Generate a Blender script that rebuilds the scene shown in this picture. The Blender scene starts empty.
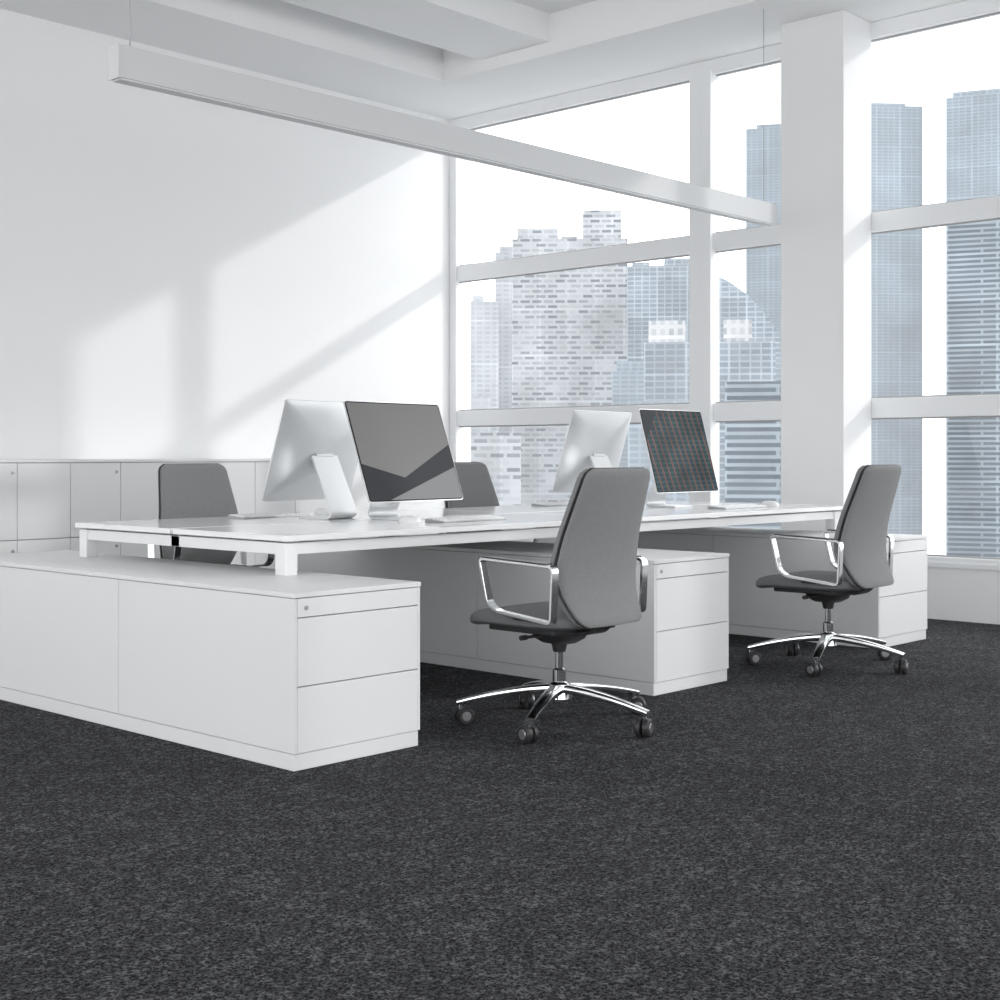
import bpy, bmesh, math, random
from mathutils import Vector, Matrix
random.seed(4)
sc = bpy.context.scene
sc.view_settings.view_transform = 'Standard'
sc.view_settings.look = 'None'
COL = sc.collection

# ------------------------------------------------------------ materials
def newmat(name):
    m = bpy.data.materials.new(name); m.use_nodes = True
    nt = m.node_tree
    return m, nt, nt.nodes['Principled BSDF']

def mat(name, col, rough=0.5, metal=0.0, bump=0.0, bscale=200.0, var=0.0, spec=0.5, coat=0.0, sheen=0.0):
    m, nt, b = newmat(name)
    b.inputs['Base Color'].default_value = (*col, 1)
    b.inputs['Roughness'].default_value = rough
    b.inputs['Metallic'].default_value = metal
    b.inputs['Specular IOR Level'].default_value = spec
    if coat: b.inputs['Coat Weight'].default_value = coat
    if sheen: b.inputs['Sheen Weight'].default_value = sheen
    tc = nt.nodes.new('ShaderNodeTexCoord')
    n = nt.nodes.new('ShaderNodeTexNoise'); n.inputs['Scale'].default_value = bscale
    n.inputs['Detail'].default_value = 3
    nt.links.new(tc.outputs['Object'], n.inputs['Vector'])
    if var > 0:
        mx = nt.nodes.new('ShaderNodeMix'); mx.data_type = 'RGBA'
        mx.inputs['A'].default_value = (*[c*(1-var) for c in col], 1)
        mx.inputs['B'].default_value = (*[min(1, c*(1+var)) for c in col], 1)
        nt.links.new(n.outputs['Fac'], mx.inputs['Factor'])
        nt.links.new(mx.outputs['Result'], b.inputs['Base Color'])
    if bump > 0:
        bp = nt.nodes.new('ShaderNodeBump'); bp.inputs['Strength'].default_value = bump
        bp.inputs['Distance'].default_value = 0.002
        nt.links.new(n.outputs['Fac'], bp.inputs['Height'])
        nt.links.new(bp.outputs['Normal'], b.inputs['Normal'])
    return m

M_wall = mat('wall_paint', (.88, .885, .89), .85, bump=.05, bscale=60, spec=.2)
M_ceil = mat('ceiling_paint', (.87, .875, .88), .9, spec=.2)
M_frame = mat('window_frame_white', (.84, .85, .86), .5, spec=.3)
M_col = mat('column_paint', (.83, .835, .84), .8, spec=.2)
M_white = mat('white_laminate', (.79, .795, .80), .4, spec=.35, var=.01, bscale=5)
M_top = mat('white_desktop', (.86, .865, .87), .12, spec=.5, var=.01, bscale=5)
M_gap = mat('cabinet_carcass_grey', (.22, .225, .23), .8)
M_gask = mat('gasket_grey', (.36, .365, .37), .8)
M_lamp = mat('lamp_white_metal', (.64, .65, .66), .45, spec=.4)
M_diff = mat('lamp_diffuser', (.80, .81, .82), .6)
M_wire = mat('steel_cable', (.35, .35, .36), .4, metal=.8)
M_fab = mat('grey_fabric', (.232, .235, .238), .95, bump=.6, bscale=420, var=.5, spec=.1, sheen=.15)
M_fabd = mat('seat_fabric', (.19, .193, .197), .95, bump=.5, bscale=420, var=.4, spec=.1)
M_blk = mat('black_plastic', (.028, .028, .03), .45)
M_chr = mat('chrome', (.86, .87, .88), .12, metal=1.0)
M_alu = mat('brushed_aluminium', (.72, .73, .74), .35, metal=.75)
M_tray = mat('keyboard_aluminium', (.45, .46, .47), .4, metal=.6)
M_bez = mat('black_glass_bezel', (.02, .02, .022), .25, spec=.15)
M_key = mat('white_keys', (.88, .885, .89), .5)
M_lock = mat('lock_metal', (.45, .45, .46), .3, metal=.9)

def carpet():
    m, nt, b = newmat('charcoal_carpet')
    N = nt.nodes; L = nt.links
    tc = N.new('ShaderNodeTexCoord')
    def noise(sc_, det, ro, dist=0.0):
        n = N.new('ShaderNodeTexNoise'); n.inputs['Scale'].default_value = sc_
        n.inputs['Detail'].default_value = det; n.inputs['Roughness'].default_value = ro
        n.inputs['Distortion'].default_value = dist
        L.new(tc.outputs['Object'], n.inputs['Vector']); return n.outputs['Fac']
    def rng(src, a, b_, c=0.0, d=1.0):
        r = N.new('ShaderNodeMapRange'); r.inputs['From Min'].default_value = a; r.inputs['From Max'].default_value = b_
        r.inputs['To Min'].default_value = c; r.inputs['To Max'].default_value = d
        L.new(src, r.inputs['Value']); return r.outputs['Result']
    def math_(op, a, b_):
        n = N.new('ShaderNodeMath'); n.operation = op
        for i, s in enumerate((a, b_)):
            if isinstance(s, (int, float)): n.inputs[i].default_value = s
            else: L.new(s, n.inputs[i])
        return n.outputs[0]
    big = noise(7.0, 4, .7)
    mid = noise(34.0, 4, .72)
    fine = noise(115, 1, .5, .9)
    comb = math_('ADD', math_('MULTIPLY', big, .28), math_('MULTIPLY', mid, .72))
    p = rng(comb, .49, .575)
    f = rng(fine, .41, .59)
    base = math_('MULTIPLY', f, .38)
    lite = math_('MULTIPLY', p, math_('ADD', math_('MULTIPLY', f, .46), .08))
    mixf = math_('ADD', base, lite)
    mx = N.new('ShaderNodeMix'); mx.data_type = 'RGBA'
    mx.inputs['A'].default_value = (.0165, .0165, .0175, 1); mx.inputs['B'].default_value = (.165, .167, .174, 1)
    L.new(mixf, mx.inputs['Factor'])
    L.new(mx.outputs['Result'], b.inputs['Base Color'])
    b.inputs['Roughness'].default_value = 1; b.inputs['Specular IOR Level'].default_value = .05
    bp = N.new('ShaderNodeBump'); bp.inputs['Strength'].default_value = .6; bp.inputs['Distance'].default_value = .003
    L.new(fine, bp.inputs['Height']); L.new(bp.outputs['Normal'], b.inputs['Normal'])
    return m
M_carpet = carpet()

def glassmat():
    m = bpy.data.materials.new('window_glass'); m.use_nodes = True
    nt = m.node_tree; nt.nodes.clear()
    o = nt.nodes.new('ShaderNodeOutputMaterial'); t = nt.nodes.new('ShaderNodeBsdfTransparent')
    t.inputs['Color'].default_value = (.98, .985, .99, 1)
    g = nt.nodes.new('ShaderNodeBsdfGlossy'); g.inputs['Roughness'].default_value = .02
    mx = nt.nodes.new('ShaderNodeMixShader'); mx.inputs['Fac'].default_value = .03
    nt.links.new(t.outputs[0], mx.inputs[1]); nt.links.new(g.outputs[0], mx.inputs[2]); nt.links.new(mx.outputs[0], o.inputs[0])
    return m
M_glass = glassmat()

def facade(name, c1, c2, mortar, bw, bh, ms, haze=.1, offset=0.0, bias=0.0, pil=3.0, pk=.22):
    m, nt, b = newmat(name); N = nt.nodes; L = nt.links
    tc = N.new('ShaderNodeTexCoord'); s = N.new('ShaderNodeSeparateXYZ'); L.new(tc.outputs['Object'], s.inputs[0])
    a = N.new('ShaderNodeMath'); a.operation = 'ADD'; L.new(s.outputs[0], a.inputs[0]); L.new(s.outputs[1], a.inputs[1])
    c = N.new('ShaderNodeCombineXYZ'); L.new(a.outputs[0], c.inputs[0]); L.new(s.outputs[2], c.inputs[1])
    def brick(c1, c2, mo, bw, bh, ms, off, bias):
        br = N.new('ShaderNodeTexBrick'); L.new(c.outputs[0], br.inputs['Vector'])
        br.inputs['Color1'].default_value = (*c1, 1); br.inputs['Color2'].default_value = (*c2, 1); br.inputs['Mortar'].default_value = (*mo, 1)
        br.inputs['Scale'].default_value = 1; br.inputs['Brick Width'].default_value = bw; br.inputs['Row Height'].default_value = bh
        br.inputs['Mortar Size'].default_value = ms; br.inputs['Mortar Smooth'].default_value = .1; br.inputs['Bias'].default_value = bias
        br.offset = off; return br.outputs['Color']
    def mul(x, y):
        mx = N.new('ShaderNodeMix'); mx.data_type = 'RGBA'; mx.blend_type = 'MULTIPLY'; mx.inputs['Factor'].default_value = 1
        L.new(x, mx.inputs['A']); L.new(y, mx.inputs['B']); return mx.outputs['Result']
    n = N.new('ShaderNodeTexNoise'); n.inputs['Scale'].default_value = .22; n.inputs['Detail'].default_value = 4
    L.new(tc.outputs['Object'], n.inputs['Vector'])
    r = N.new('ShaderNodeMapRange'); r.inputs['From Min'].default_value = .3; r.inputs['From Max'].default_value = .7
    r.inputs['To Min'].default_value = .72; r.inputs['To Max'].default_value = 1.25
    L.new(n.outputs['Fac'], r.inputs['Value'])
    col = brick(c1, c2, mortar, bw, bh, ms, offset, bias)
    big = brick((1-pk,)*3, (1.0+pk*.4,)*3, (1.15,)*3, pil, bh*9, .10, 0, 0)
    col = mul(mul(col, big), r.outputs['Result'])
    L.new(col, b.inputs['Base Color'])
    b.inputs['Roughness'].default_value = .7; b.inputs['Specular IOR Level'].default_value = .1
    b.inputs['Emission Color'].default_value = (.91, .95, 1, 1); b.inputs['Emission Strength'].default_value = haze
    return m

# ------------------------------------------------------------ mesh helpers
def finish(name, bm, m, parent=None, smooth=False, bevel=0.0, subsurf=0):
    me = bpy.data.meshes.new(name)
    bmesh.ops.recalc_face_normals(bm, faces=bm.faces)
    bm.to_mesh(me); bm.free()
    if smooth:
        for p in me.polygons: p.use_smooth = True
        try: me.set_sharp_from_angle(angle=math.radians(40))
        except Exception: pass
    ob = bpy.data.objects.new(name, me); COL.objects.link(ob)
    if m: me.materials.append(m)
    if parent: ob.parent = parent
    if bevel > 0:
        md = ob.modifiers.new('bevel', 'BEVEL'); md.width = bevel; md.segments = 2; md.limit_method = 'ANGLE'
    return ob

def addbox(bm, lo, hi):
    x0, y0, z0 = lo; x1, y1, z1 = hi
    v = [bm.verts.new(p) for p in [(x0,y0,z0),(x1,y0,z0),(x1,y1,z0),(x0,y1,z0),(x0,y0,z1),(x1,y0,z1),(x1,y1,z1),(x0,y1,z1)]]
    for f in [(0,3,2,1),(4,5,6,7),(0,1,5,4),(1,2,6,5),(2,3,7,6),(3,0,4,7)]: bm.faces.new([v[i] for i in f])

def box(name, lo, hi, m, parent=None, bevel=0.0):
    bm = bmesh.new(); addbox(bm, lo, hi); return finish(name, bm, m, parent, bevel=bevel)

def boxes(name, lst, m, parent=None, bevel=0.0):
    bm = bmesh.new()
    for lo, hi in lst: addbox(bm, lo, hi)
    return finish(name, bm, m, parent, bevel=bevel)

def addcyl(bm, p0, p1, r0, r1=None, seg=20):
    r1 = r0 if r1 is None else r1
    p0 = Vector(p0); p1 = Vector(p1); d = (p1-p0)
    q = d.to_track_quat('Z', 'Y').to_matrix()
    A = []; B = []
    for i in range(seg):
        a = 2*math.pi*i/seg; o = q @ Vector((math.cos(a), math.sin(a), 0))
        A.append(bm.verts.new(p0+o*r0)); B.append(bm.verts.new(p1+o*r1))
    for i in range(seg):
        j = (i+1) % seg; bm.faces.new((A[i], A[j], B[j], B[i]))
    bm.faces.new(A[::-1]); bm.faces.new(B)

def cyl(name, p0, p1, r0, m, parent=None, r1=None, seg=20):
    bm = bmesh.new(); addcyl(bm, p0, p1, r0, r1, seg); return finish(name, bm, m, parent, smooth=True)

def addloft(bm, rings, cap=True):
    R = [[bm.verts.new(p) for p in r] for r in rings]
    n = len(R[0])
    for a, b in zip(R[:-1], R[1:]):
        for i in range(n):
            j = (i+1) % n; bm.faces.new((a[i], a[j], b[j], b[i]))
    if cap:
        bm.faces.new(R[0][::-1]); bm.faces.new(R[-1])

def strip(name, path, x0, x1, th, m, parent=None, closed=False, bevel=0.0):
    """flat band following a YZ path, wide along X"""
    n = len(path); bm = bmesh.new(); O = []
    for i, (y, z) in enumerate(path):
        a = path[(i-1) % n] if (closed or i > 0) else path[i]
        b = path[(i+1) % n] if (closed or i < n-1) else path[i]
        ty, tz = b[0]-a[0], b[1]-a[1]; l = math.hypot(ty, tz) or 1
        ny, nz = -tz/l*th/2, ty/l*th/2
        O.append([(x0, y+ny, z+nz), (x1, y+ny, z+nz), (x1, y-ny, z-nz), (x0, y-ny, z-nz)])
    if closed:
        R = [[bm.verts.new(p) for p in r] for r in O]
        for k in range(n):
            a = R[k]; b = R[(k+1) % n]
            for i in range(4):
                j = (i+1) % 4; bm.faces.new((a[i], a[j], b[j], b[i]))
    else: addloft(bm, O)
    return finish(name, bm, m, parent, smooth=True, bevel=bevel)

def rounded(poly, r, seg=6, closed=True):
    out = []; n = len(poly)
    for i in range(n):
        p = Vector(poly[i])
        if not closed and i in (0, n-1): out.append(tuple(p)); continue
        a = (Vector(poly[(i-1) % n])-p); b = (Vector(poly[(i+1) % n])-p)
        rr = min(r, a.length*.45, b.length*.45)
        a = p+a.normalized()*rr; b = p+b.normalized()*rr
        for k in range(seg+1):
            t = k/seg; out.append(tuple((1-t)**2*a+2*t*(1-t)*p+t*t*b))
    return out

def empty(name, loc=(0,0,0), rz=0):
    e = bpy.data.objects.new(name, None); COL.objects.link(e); e.location = loc; e.rotation_euler = (0,0,rz)
    e.empty_display_size = .1
    return e

# ------------------------------------------------------------ room
XW, YW, ZC = 8.43, 8.44, 3.91
XB, YB = -3.5, -8.0
box('floor', (XB, YB, -.1), (XW+.2, YW+.2, 0), M_carpet)
box('wall_left', (XB, YW, 0), (XW+.25, YW+.2, 4.3), M_wall)
cl = empty('ceiling')
box('ceiling_slab', (XB, YB, 4.2), (XW+.2, YW, 4.32), M_ceil, cl)
boxes('ceiling_soffit', [((XB, 7.61, ZC), (XW+.2, YW, 4.2)), ((7.53, YB, ZC), (XW+.2, 7.61, 4.2))], M_ceil, cl)
boxes('ceiling_beams', [((XB, 6.54-k*3.1, 4.0), (7.53, 7.22-k*3.1, 4.2)) for k in range(4)], M_ceil, cl)
box('wall_window_parapet', (XW, YB, 0), (XW+.22, YW, .35), M_wall)
box('trim_1', (XW-.02, YB, .335), (XW+.1, YW, .36), M_frame)
# window wall frames
mull = [(8.36, 8.44)] + [(5.75-k*2.6, 5.955-k*2.6) for k in range(6)]
wi = 0
fr = empty('trim_2')
boxes('window_mullions', [((XW-.015, a, .36), (XW+.075, b, 3.82)) for a, b in mull], M_frame, fr, .004)
boxes('window_mullion_caps', [((XW-.04, a+.0, .36), (XW-.015, a+.075, 3.82)) for a, b in mull[1:]], M_frame, fr, .003)
boxes('window_rails', [((XW, YB, 1.295), (XW+.07, YW, 1.425)), ((XW, YB, 2.525), (XW+.07, YW, 2.655)),
                       ((XW-.01, YB, 3.805), (XW+.1, YW, ZC)), ((XW, YB, .36), (XW+.07, YW, .40))], M_frame, fr, .004)
boxes('window_gaskets', [((XW+.03, YB, z), (XW+.045, YW, z+.010)) for z in (.40, 1.285, 1.425, 2.515, 2.655, 3.795)], M_gask, fr)
for k in range(len(mull)-1):
    wi += 1
    box('window_%d' % wi, (XW+.035, mull[k+1][1], .39), (XW+.041, mull[k][0], 3.81), M_glass)
box('structural_column', (8.06, 4.50, 0), (XW-.001, 4.965, ZC), M_col, None, .004)

# ------------------------------------------------------------ cabinets
def pedestal(x):
    w = .576; y0, y1, ys = 3.65, 6.10, 4.72
    e = empty('drawer_cabinet', (x, y0, 0)); L_ = y1-y0; s = ys-y0; H = .592
    box('carcass', (.012, .014, .02), (w-.012, L_-.014, H-.02), M_gap, e)
    boxes('plinth', [((.004, .006, 0), (w-.004, L_-.006, .055))], M_white, e, .002)
    box('top_panel', (-.003, -.003, H-.017), (w+.003, L_+.003, H), M_white, e, .002)
    sides = []
    for xa, xb in ((0, .012), (w-.012, w)):
        sides += [((xa, .0, .058), (xb, s-.0015, H-.019)), ((xa, s+.0015, .058), (xb, L_, H-.019))]
    boxes('side_panels', sides, M_white, e, .0012)
    zs = [(.058, .2765), (.2800, .5065), (.5100, H-.0195)]
    boxes('drawer_fronts', [((.0135, -.001, a), (w-.0135, .014, b)) for a, b in zs] +
          [((.0135, L_-.014, a), (w-.0135, L_+.001, b)) for a, b in zs], M_white, e, .0012)
    bm = bmesh.new(); addcyl(bm, (.05, -.004, .54), (.05, .002, .54), .008)
    addcyl(bm, (w-.05, L_-.002, .54), (w-.05, L_+.004, .54), .008)
    finish('locks', bm, M_lock, e, smooth=True)
for x in (2.915, 4.898, 6.915): pedestal(x)

# wall storage
ws = empty('wall_storage_cabinet', (0, 0, 0))
yx = 8.0; xs = [2.08+.36*i for i in range(14)]
box('carcass', (xs[0], yx+.02, 0), (xs[-1], YW-.002, 1.0), M_gask, ws)
box('top_panel', (xs[0]-.005, yx-.003, 1.003), (xs[-1]+.005, YW-.002, 1.022), M_white, ws, .002)
drs = []
for a, b in zip(xs[:-1], xs[1:]):
    drs += [((a+.002, yx, .05), (b-.002, yx+.02, .525)), ((a+.002, yx, .530), (b-.002, yx+.02, 1.0))]
boxes('doors', drs, M_white, ws, .0012)
bm = bmesh.new()
for i in range(2, 13, 2):
    addcyl(bm, (xs[i]-.03, yx-.006, .94), (xs[i]-.03, yx, .94), .010)
    addcyl(bm, (xs[i]-.03, yx-.006, .46), (xs[i]-.03, yx, .46), .010)
finish('door_locks', bm, M_lock, ws, smooth=True)

# ------------------------------------------------------------ desk
DX0, DX1, DY0, DY1, DZ = 3.30, 7.57, 4.18, 5.70, .745
dk = empty('workstation_desk', (0, 0, 0))
xm = (DX0+DX1)/2; ym = (DY0+DY1)/2
boxes('desktop_panels', [((a, c, DZ-.022), (b, d, DZ)) for a, b in ((DX0, xm-.002), (xm+.002, DX1)) for c, d in ((DY0, ym-.01), (ym+.01, DY1))], M_top, dk, .002)
fz0, fz1 = DZ-.075, DZ-.030
boxes('frame_rails', [((DX0+.02, DY0+.03, fz0), (DX1-.02, DY0+.07, fz1)), ((DX0+.02, DY1-.07, fz0), (DX1-.02, DY1-.03, fz1)),
                      ((DX0+.02, DY0+.03, fz0), (DX0+.06, DY1-.03, fz1)), ((DX1-.06, DY0+.03, fz0), (DX1-.02, DY1-.03, fz1)),
                      ((DX0+.02, ym-.03, fz0), (DX1-.02, ym+.03, fz1))], M_white, dk, .002)
boxes('spacers', [((x, y, fz1), (x+.03, y+.03, DZ-.022)) for x in (DX0+.04, xm-.05, xm+.02, DX1-.07) for y in (DY0+.04, ym-.015, DY1-.07)], M_white, dk)
boxes('legs', [((x, y, .592), (x+.06, y+.06, fz1)) for x in (DX0+.01, 5.12, 7.42) for y in (DY0+.02, DY1-.08)], M_white, dk, .002)

# ------------------------------------------------------------ pendant lamp
pl = empty('linear_pendant_lamp', (0, 0, 0))
py0, py1 = 4.83, 4.905
box('housing', (2.990, py0, 2.535), (7.80, py1, 2.665), M_lamp, pl, .002)
box('diffuser', (3.0, py0+.008, 2.529), (7.79, py1-.008, 2.536), M_diff, pl)
box('end_cap', (2.985, py0-.002, 2.533), (2.990, py1+.002, 2.667), M_lamp, pl)
cyl('cable_1', (3.06, 4.868, 2.66), (3.06, 4.868, 4.2), .0022, M_wire, pl, seg=8)
cyl('cable_2', (7.70, 4.868, 2.66), (7.70, 4.868, ZC), .0022, M_wire, pl, seg=8)

# ------------------------------------------------------------ office chair
def sring(cx, cy, z, hw, hd, n=28, p=3.2, bend=0.0, tilt=0.0):
    out = []
    for i in range(n):
        a = 2*math.pi*i/n; c, s = math.cos(a), math.sin(a)
        x = hw*math.copysign(abs(c)**(2/p), c); y = hd*math.copysign(abs(s)**(2/p), s)
        out.append((cx+x, cy+y+bend*(x*x), z+tilt*y))
    return out

BO = -.052
def back_c(t):
    pts = [(0, -.22), (.12, -.170), (.3, -.142), (.55, -.165), (1, -.25)]
    for (a, ya), (b, yb) in zip(pts[:-1], pts[1:]):
        if t <= b:
            k = (t-a)/(b-a); return ya+(yb-ya)*k+BO
    return pts[-1][1]+BO
def back_cs(t):
    return sum(back_c(min(1, max(0, t+o))) for o in (-.08, -.04, 0, .04, .08))/5
def back_w(t):
    return .180+.055*math.sin(min(1, t/.4)*math.pi/2) - .046*max(0, (t-.4)/.6)

def chair(loc, rz, base_rot=0.0):
    e = empty('office_chair', loc, rz)
    z0, z1 = .412, 1.0
    def slab(name, off, hd, grow, m):
        bm = bmesh.new(); rings = []
        ts = [0, .008, .025, .06, .12, .2, .3, .4, .5, .6, .7, .8, .88, .94, .975, .992, 1]
        for t in ts:
            ed = min(t, 1-t)
            k = 1-(1-min(1, ed/.05))**2*.15
            hk = 1-(1-min(1, ed/.03))**2*.5
            z = z0+(z1-z0)*t
            if t in (0, 1): z += (grow if t == 1 else -grow)
            rings.append(sring(0, back_cs(t)+off, z, (back_w(t)+grow)*k, hd*hk, bend=.55))
        addloft(bm, rings)
        return finish(name, bm, m, e, smooth=True)
    slab('back_cushion', .012, .026, 0, M_fab)
    slab('back_shell', -.020, .018, .0, M_fab)
    slab('back_piping', -.005, .007, .003, M_blk)
    # seat
    bm = bmesh.new(); rings = []
    for z, k, kd in [(.392, .80, .80), (.397, .92, .92), (.408, .985, .985), (.422, 1, 1), (.438, .985, .985), (.448, .93, .94), (.454, .8, .82), (.457, .5, .5)]:
        rings.append([(x, y, zz - (.026*max(0, (y-.16)/.16)**2 if y > .16 else 0)) for x, y, zz in sring(0, .055, z, .245*k, .275*kd, p=4)])
    addloft(bm, rings); finish('seat', bm, M_fabd, e, smooth=True)
    box('seat_pan', (-.19, -.13, .372), (.19, .20, .396), M_blk, e, .006)
    # mechanism
    bm = bmesh.new(); addloft(bm, [sring(0, -.0, .320, .05, .06, 20, 4), sring(0, 0, .338, .07, .09, 20, 5), sring(0, 0, .374, .08, .11, 20, 5)])
    addcyl(bm, (-.16, .03, .352), (-.05, .03, .352), .006); addcyl(bm, (-.19, .03, .352), (-.16, .03, .352), .010)
    addcyl(bm, (0, 0, .285), (0, 0, .325), .024, .034)
    finish('tilt_mechanism', bm, M_blk, e, smooth=True)
    strip('back_bracket', rounded([(.05, .375), (-.19, .372), (-.240, .43), (-.232, .48)], .05, 6, False), -.05, .05, .014, M_blk, e, bevel=.002)
    # gas column
    bm = bmesh.new(); addcyl(bm, (0, 0, .12), (0, 0, .215), .026); addcyl(bm, (0, 0, .215), (0, 0, .222), .026, .016); addcyl(bm, (0, 0, .2), (0, 0, .30), .0155)
    addcyl(bm, (0, 0, .105), (0, 0, .160), .050, .044, 28); addcyl(bm, (0, 0, .160), (0, 0, .170), .044, .030, 28)
    finish('gas_column', bm, M_chr, e, smooth=True)
    # star base
    bm = bmesh.new(); bw = bmesh.new(); bc = bmesh.new()
    R = .385
    for k in range(5):
        a = math.radians(base_rot+72*k); ca, sa = math.cos(a), math.sin(a)
        rings = []
        for i in range(11):
            t = i/10; r = .03+(R-.015)*t
            z = .142 - .056*t**1.7
            hw = .031-.012*t; hh = .019-.008*t
            ring = []
            for q in range(12):
                b_ = 2*math.pi*q/12; c_, s_ = math.cos(b_), math.sin(b_)
                o = hw*math.copysign(abs(c_)**.7, c_); h_ = hh*math.copysign(abs(s_)**.7, s_)
                ring.append((ca*r-sa*o, sa*r+ca*o, z+h_))
            rings.append(ring)
        addloft(bm, rings)
        cx, cy = ca*R, sa*R
        addcyl(bm, (cx, cy, .062), (cx, cy, .098), .011)
        ta = a+math.radians(70+40*k)
        wx, wy = math.cos(ta), math.sin(ta)
        tx, ty = -wy*.016, wx*.016
        for s in (-1, 1):
            p0 = Vector((cx+tx+wx*.006*s, cy+ty+wy*.006*s, .035)); p1 = Vector((cx+tx+wx*.029*s, cy+ty+wy*.029*s, .035))
            mid = p0.lerp(p1, .7)
            addcyl(bw, p0, mid, .035, .035, 24); addcyl(bw, mid, p1, .035, .028, 24)
            addcyl(bc, p1, p1+Vector((wx, wy, 0))*.002*s, .019, .017, 20)
        addcyl(bw, (cx+tx*.6, cy+ty*.6, .03), (cx+tx*.3, cy+ty*.3, .068), .014, .012)
    finish('star_base', bm, M_chr, e, smooth=True)
    finish('castors', bw, M_blk, e, smooth=True)
    finish('castor_caps', bc, M_lock, e, smooth=True)
    # armrests: flat chrome loops
    loop = rounded([(-.210, .640), (.160, .655), (.118, .486), (.075, .458), (-.200, .430)], .024, 6)
    for s, nm in ((-1, 'left'), (1, 'right')):
        xa = .252*s
        strip('armrest_loop_'+nm, loop, min(xa, xa+.036*s), max(xa, xa+.036*s), .012, M_chr, e, closed=True, bevel=.002)
        strip('armrest_pad_'+nm, [(-.18, .6482), (0, .6555), (.14, .6612)], min(xa, xa+.036*s)-.002, max(xa, xa+.036*s)+.002, .006, M_blk, e, bevel=.002)
        box('armrest_mount_'+nm, (min(.18*s, .257*s), -.07, .428), (max(.18*s, .257*s), .01, .442), M_blk, e, .003)
    return e
chair((4.135, 3.54, 0), 0.0, 61)
chair((6.205, 3.55, 0), math.radians(2), 56)
chair((4.385, 6.16, 0), math.radians(170), 20)
chair((6.50, 6.12, 0), math.radians(178), 35)

# ------------------------------------------------------------ computers
def screen_mat(kind):
    m, nt, b = newmat('display_'+kind); N = nt.nodes; L = nt.links
    def M(op, a, b_=None, c=None):
        n = N.new('ShaderNodeMath'); n.operation = op
        for i, s_ in enumerate((a, b_, c)):
            if s_ is None: continue
            if isinstance(s_, (int, float)): n.inputs[i].default_value = s_
            else: L.new(s_, n.inputs[i])
        return n.outputs[0]
    def MIX(f, a, b_):
        n = N.new('ShaderNodeMix'); n.data_type = 'RGBA'; L.new(f, n.inputs['Factor'])
        for k_, s_ in (('A', a), ('B', b_)):
            if isinstance(s_, tuple): n.inputs[k_].default_value = (*s_, 1)
            else: L.new(s_, n.inputs[k_])
        return n.outputs['Result']
    tc = N.new('ShaderNodeTexCoord'); s = N.new('ShaderNodeSeparateXYZ'); L.new(tc.outputs['Object'], s.inputs[0])
    X, Z = s.outputs[0], s.outputs[2]
    b.inputs['Roughness'].default_value = .35
    b.inputs['Specular IOR Level'].default_value = .06
    b.inputs['Base Color'].default_value = (.012, .012, .014, 1)
    if kind == 'building_reflection':  # reflection of a dark building, painted as teal and reddish emission stripes
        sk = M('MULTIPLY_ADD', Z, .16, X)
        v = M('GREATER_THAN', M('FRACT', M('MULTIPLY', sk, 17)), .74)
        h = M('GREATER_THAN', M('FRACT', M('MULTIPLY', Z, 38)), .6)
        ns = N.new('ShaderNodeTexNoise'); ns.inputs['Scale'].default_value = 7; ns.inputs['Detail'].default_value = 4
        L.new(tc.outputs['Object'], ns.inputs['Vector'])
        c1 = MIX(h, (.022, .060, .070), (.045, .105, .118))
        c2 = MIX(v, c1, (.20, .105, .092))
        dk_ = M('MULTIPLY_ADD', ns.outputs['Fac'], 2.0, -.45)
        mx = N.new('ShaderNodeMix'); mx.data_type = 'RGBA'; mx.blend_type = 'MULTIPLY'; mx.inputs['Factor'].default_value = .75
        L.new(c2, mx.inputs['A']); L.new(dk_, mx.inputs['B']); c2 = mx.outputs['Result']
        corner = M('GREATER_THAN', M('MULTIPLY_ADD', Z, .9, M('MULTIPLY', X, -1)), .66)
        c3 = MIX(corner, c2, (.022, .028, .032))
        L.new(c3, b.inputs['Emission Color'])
    else:  # room reflection painted into the screen: grey field, dark diagonal band
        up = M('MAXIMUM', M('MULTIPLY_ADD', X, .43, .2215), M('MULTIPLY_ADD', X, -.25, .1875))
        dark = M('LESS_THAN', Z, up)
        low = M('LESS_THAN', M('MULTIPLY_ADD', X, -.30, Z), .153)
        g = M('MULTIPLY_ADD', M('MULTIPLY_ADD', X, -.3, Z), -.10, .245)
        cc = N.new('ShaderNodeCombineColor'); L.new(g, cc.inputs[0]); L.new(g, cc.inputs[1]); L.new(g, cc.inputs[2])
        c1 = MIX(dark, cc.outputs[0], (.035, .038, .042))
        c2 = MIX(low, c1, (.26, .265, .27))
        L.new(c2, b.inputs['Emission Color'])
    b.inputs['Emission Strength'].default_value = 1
    return m
S_grey = screen_mat('room_reflection'); S_bldg_refl = screen_mat('building_reflection')

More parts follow.
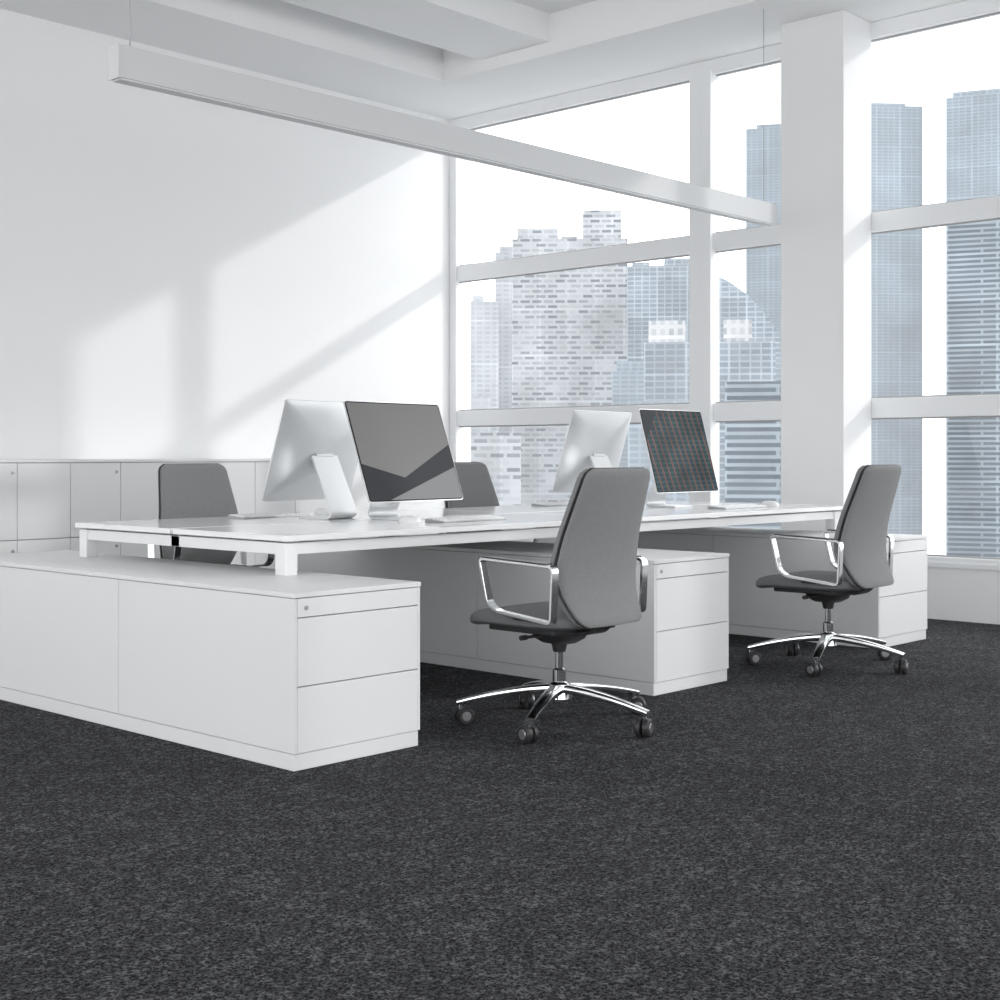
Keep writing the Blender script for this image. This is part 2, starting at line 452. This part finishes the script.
def computer(loc, rz, scr, tilt=20):
    e = empty('desktop_computer', loc, rz)
    th = math.radians(tilt); y0, zb = -.085, .090; W, H = .64, .495
    def P(x, s, n): return (x, y0+s*math.sin(th)+n*math.cos(th), zb+s*math.cos(th)-n*math.sin(th))
    def rr(hw, hh, r, n, cs=H/2):
        o = []
        for cx, cy, a0 in ((hw-r, hh-r, 0), (-hw+r, hh-r, 90), (-hw+r, -hh+r, 180), (hw-r, -hh+r, 270)):
            for k in range(7):
                a = math.radians(a0+15*k); o.append(P(cx+r*math.cos(a), cs+cy+r*math.sin(a), n))
        return o
    bm = bmesh.new()
    addloft(bm, [rr(W/2, H/2, .016, .0015), rr(W/2, H/2, .016, .009), rr(W/2*.97, H/2*.96, .02, .012), rr(W/2*.85, H/2*.82, .04, .022),
                 rr(W/2*.6, H/2*.58, .06, .034), rr(W/2*.3, H/2*.3, .04, .042), rr(W/2*.1, H/2*.1, .01, .044)])
    finish('aluminium_body', bm, M_alu, e, smooth=True)
    bm = bmesh.new(); addloft(bm, [rr(W/2-.003, H/2-.003, .014, -.0005), rr(W/2-.003, H/2-.003, .014, .002)])
    finish('glass_bezel', bm, M_bez, e)
    bm = bmesh.new(); q = .009; vs = [bm.verts.new(P(x, s, -.0012)) for x, s in ((-W/2+q, q), (W/2-q, q), (W/2-q, H-q), (-W/2+q, H-q))]
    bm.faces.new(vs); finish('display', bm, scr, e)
    hy, hz = P(0, .235, .046)[1:]
    path = rounded([(-.05, .005), (.165, .005), (hy, hz)], .05, 8, False)
    strip('stand', path, -.095, .095, .010, M_alu, e, bevel=.002)
    cyl('hinge', (-.06, hy-.004, hz), (.06, hy-.004, hz), .014, M_alu, e)
    return e
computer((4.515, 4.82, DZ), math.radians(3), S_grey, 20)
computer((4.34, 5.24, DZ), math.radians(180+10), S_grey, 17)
computer((6.66, 4.80, DZ), math.radians(2), S_bldg_refl, 15)
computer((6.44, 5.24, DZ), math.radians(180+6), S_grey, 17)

def keyboard(loc, rz):
    e = empty('keyboard', loc, rz)
    bm = bmesh.new(); addloft(bm, [[(-.215, -.060, 0), (.215, -.060, 0), (.215, .060, 0), (-.215, .060, 0)], [(-.215, -.060, .006), (.215, -.060, .006), (.215, .060, .016), (-.215, .060, .016)]])
    finish('tray', bm, M_tray, e, bevel=.002)
    L_ = []
    for r in range(5):
        z = .006+.010*(r+.5)/5
        for c in range(20):
            L_.append(((-.209+c*.021, -.053+r*.0215, z-.001), (-.209+c*.021+.018, -.053+r*.0215+.0185, z+.0045)))
    boxes('keys', L_, M_key, e)
def mouse(loc, rz):
    bm = bmesh.new(); rings = []
    for z, k in [(0, .93), (.006, 1), (.016, .95), (.026, .80), (.033, .48), (.035, .1)]:
        rings.append([(x, y, zz) for x, y, zz in sring(0, 0, z, .034*k, .060*k, 24, 2.6)])
    addloft(bm, rings); o = finish('computer_mouse', bm, M_key, None, smooth=True); o.location = loc; o.rotation_euler[2] = rz
keyboard((4.62, 4.52, DZ), math.radians(2)); mouse((4.29, 4.55, DZ), .1)
keyboard((6.80, 4.47, DZ), 0); mouse((7.12, 4.46, DZ), 0)
keyboard((4.24, 5.50, DZ), math.radians(4)); mouse((4.60, 5.52, DZ), 0)
keyboard((6.45, 5.50, DZ), 0); mouse((6.80, 5.50, DZ), 0)

# ------------------------------------------------------------ city outside
A0 = math.radians(43)
Fv = Vector((math.cos(A0), math.sin(A0))); Rv = Vector((math.sin(A0), -math.cos(A0)))
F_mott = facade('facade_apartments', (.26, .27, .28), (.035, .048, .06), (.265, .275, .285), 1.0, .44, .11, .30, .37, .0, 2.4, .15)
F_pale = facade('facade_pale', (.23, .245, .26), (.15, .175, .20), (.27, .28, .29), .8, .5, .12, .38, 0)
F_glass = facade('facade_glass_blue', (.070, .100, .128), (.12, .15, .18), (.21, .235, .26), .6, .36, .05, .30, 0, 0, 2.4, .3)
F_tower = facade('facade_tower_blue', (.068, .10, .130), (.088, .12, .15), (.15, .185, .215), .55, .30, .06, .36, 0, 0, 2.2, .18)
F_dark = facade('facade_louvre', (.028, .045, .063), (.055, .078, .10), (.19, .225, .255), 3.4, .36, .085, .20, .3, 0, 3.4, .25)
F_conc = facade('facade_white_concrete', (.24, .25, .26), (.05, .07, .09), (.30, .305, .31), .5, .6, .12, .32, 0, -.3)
F_slab = mat('city_ground_concrete', (.28, .29, .3), .9)
def building(lat, dep, w, d, top, m, rot=0.0, name='office_tower', extra=(), em=None):
    p = Rv*lat+Fv*dep
    e = empty(name, (p.x, p.y, -30), A0-math.pi/2+math.radians(rot))
    box('shaft', (0, 0, 0), (w, d, top+30), m, e)
    for (a, b, c, dd, h) in extra:
        box('roof_block', (a, b, top+30), (c, dd, top+30+h), em or m, e)
    return e
k = 1/1396
# residential cluster
building(12*120*k, 120, 9.9, 9, 19.6, F_mott, -3, 'apartment_tower', [(6.1, 1, 9.4, 6, 2.6), (.4, 1, 3.9, 6, 1.1), (4.2, 2, 5.6, 6, .5)])
building(-5*150*k, 150, 4.5, 6, 22.8, F_pale, 0, 'apartment_tower', [(.5, 1, 2.5, 4, .8)])
building(-32*145*k, 145, 3.2, 6, 17, F_pale, 0, 'apartment_tower', [(.4, 1, 1.6, 4, .7)])
building(-52*100*k, 100, 3.0, 6, 5.2, F_pale, 0, 'apartment_tower')
building(-38*85*k, 85, 3.6, 6, 2.4, F_mott, 0, 'apartment_tower')
# blue glass block with stepped roof
building(127*112*k, 112, 6.4, 9, 16.2, F_glass, -6, 'office_tower', [(3.0, 1, 6.2, 5, .7), (.4, 1, 1.8, 5, .4)])
building(112*92*k, 92, 6.8, 8, 6.6, F_tower, -6, 'office_tower', [(.3, 1, 2.5, 5, .7)])
# tall towers
building(246*142*k, 142, 7.5, 9, 34.2, F_tower, -14, 'office_tower', [(1, 1, 6, 6, .6)])
building(330*128*k, 128, 8.75, 9, 33.2, F_tower, 5, 'office_tower', [(1, 1, 7.5, 6, .5)])
building(446*125*k, 125, 14, 12, 33.0, F_tower, -22, 'office_tower', [(0.5, 1, 10, 8, .7)])
building(447*100*k, 100, 12, 10, 17.6, F_dark, -22, 'office_tower')
# mid-rise block with white penthouses
building(144*80*k, 80, 7.4, 6, 7.5, F_glass, -9, 'office_building', [(.25, .2, 2.3, 4, 1.25), (4.5, .2, 6.1, 4, 1.25)], F_conc)
building(128*66*k, 66, 4.2, 6, 3.6, F_tower, -6, 'office_tower')
building(225*64*k, 64, 3.4, 6, 4.4, F_dark, -13, 'office_tower')
p = Rv*(212*98*k)+Fv*98
e = empty('curved_roof_building', (p.x, p.y, -30), A0-math.pi/2-math.radians(10))
bm = bmesh.new(); prof = [(0, 0), (0, 43.8), (1.2, 43.2), (2.4, 42.3), (3.6, 41.0), (4.8, 39.2), (6, 36.8), (6.6, 34), (6.6, 0)]
addloft(bm, [[(x, 0, z) for x, z in prof], [(x, 8, z) for x, z in prof]])
finish('shaft', bm, F_glass, e)
box('city_ground', (20, -150, -30.4), (320, 320, -30), F_slab)

# ------------------------------------------------------------ light
w = bpy.data.worlds.new('overcast_sky'); sc.world = w; w.use_nodes = True
bg = w.node_tree.nodes['Background']; bg.inputs['Color'].default_value = (.99, .995, 1, 1); bg.inputs['Strength'].default_value = 2.6
sl = bpy.data.lights.new('sun', 'SUN'); sl.energy = 1.0; sl.angle = math.radians(2.0); sl.color = (1, .985, .96)
so = bpy.data.objects.new('sun', sl); COL.objects.link(so)
so.rotation_euler = Vector((-1, .985, -.55)).to_track_quat('-Z', 'Y').to_euler(); so.location = (12, -6, 8)

# ------------------------------------------------------------ camera
cd = bpy.data.cameras.new('camera'); cam = bpy.data.objects.new('camera', cd); COL.objects.link(cam)
cam.location = (0, 0, 1.05); cam.rotation_euler = (math.radians(90), 0, A0-math.pi/2)
cd.sensor_width = 36; cd.lens = 36*1.396; cd.shift_y = -.045; cd.clip_end = 1000; cd.clip_start = .05
sc.camera = cam
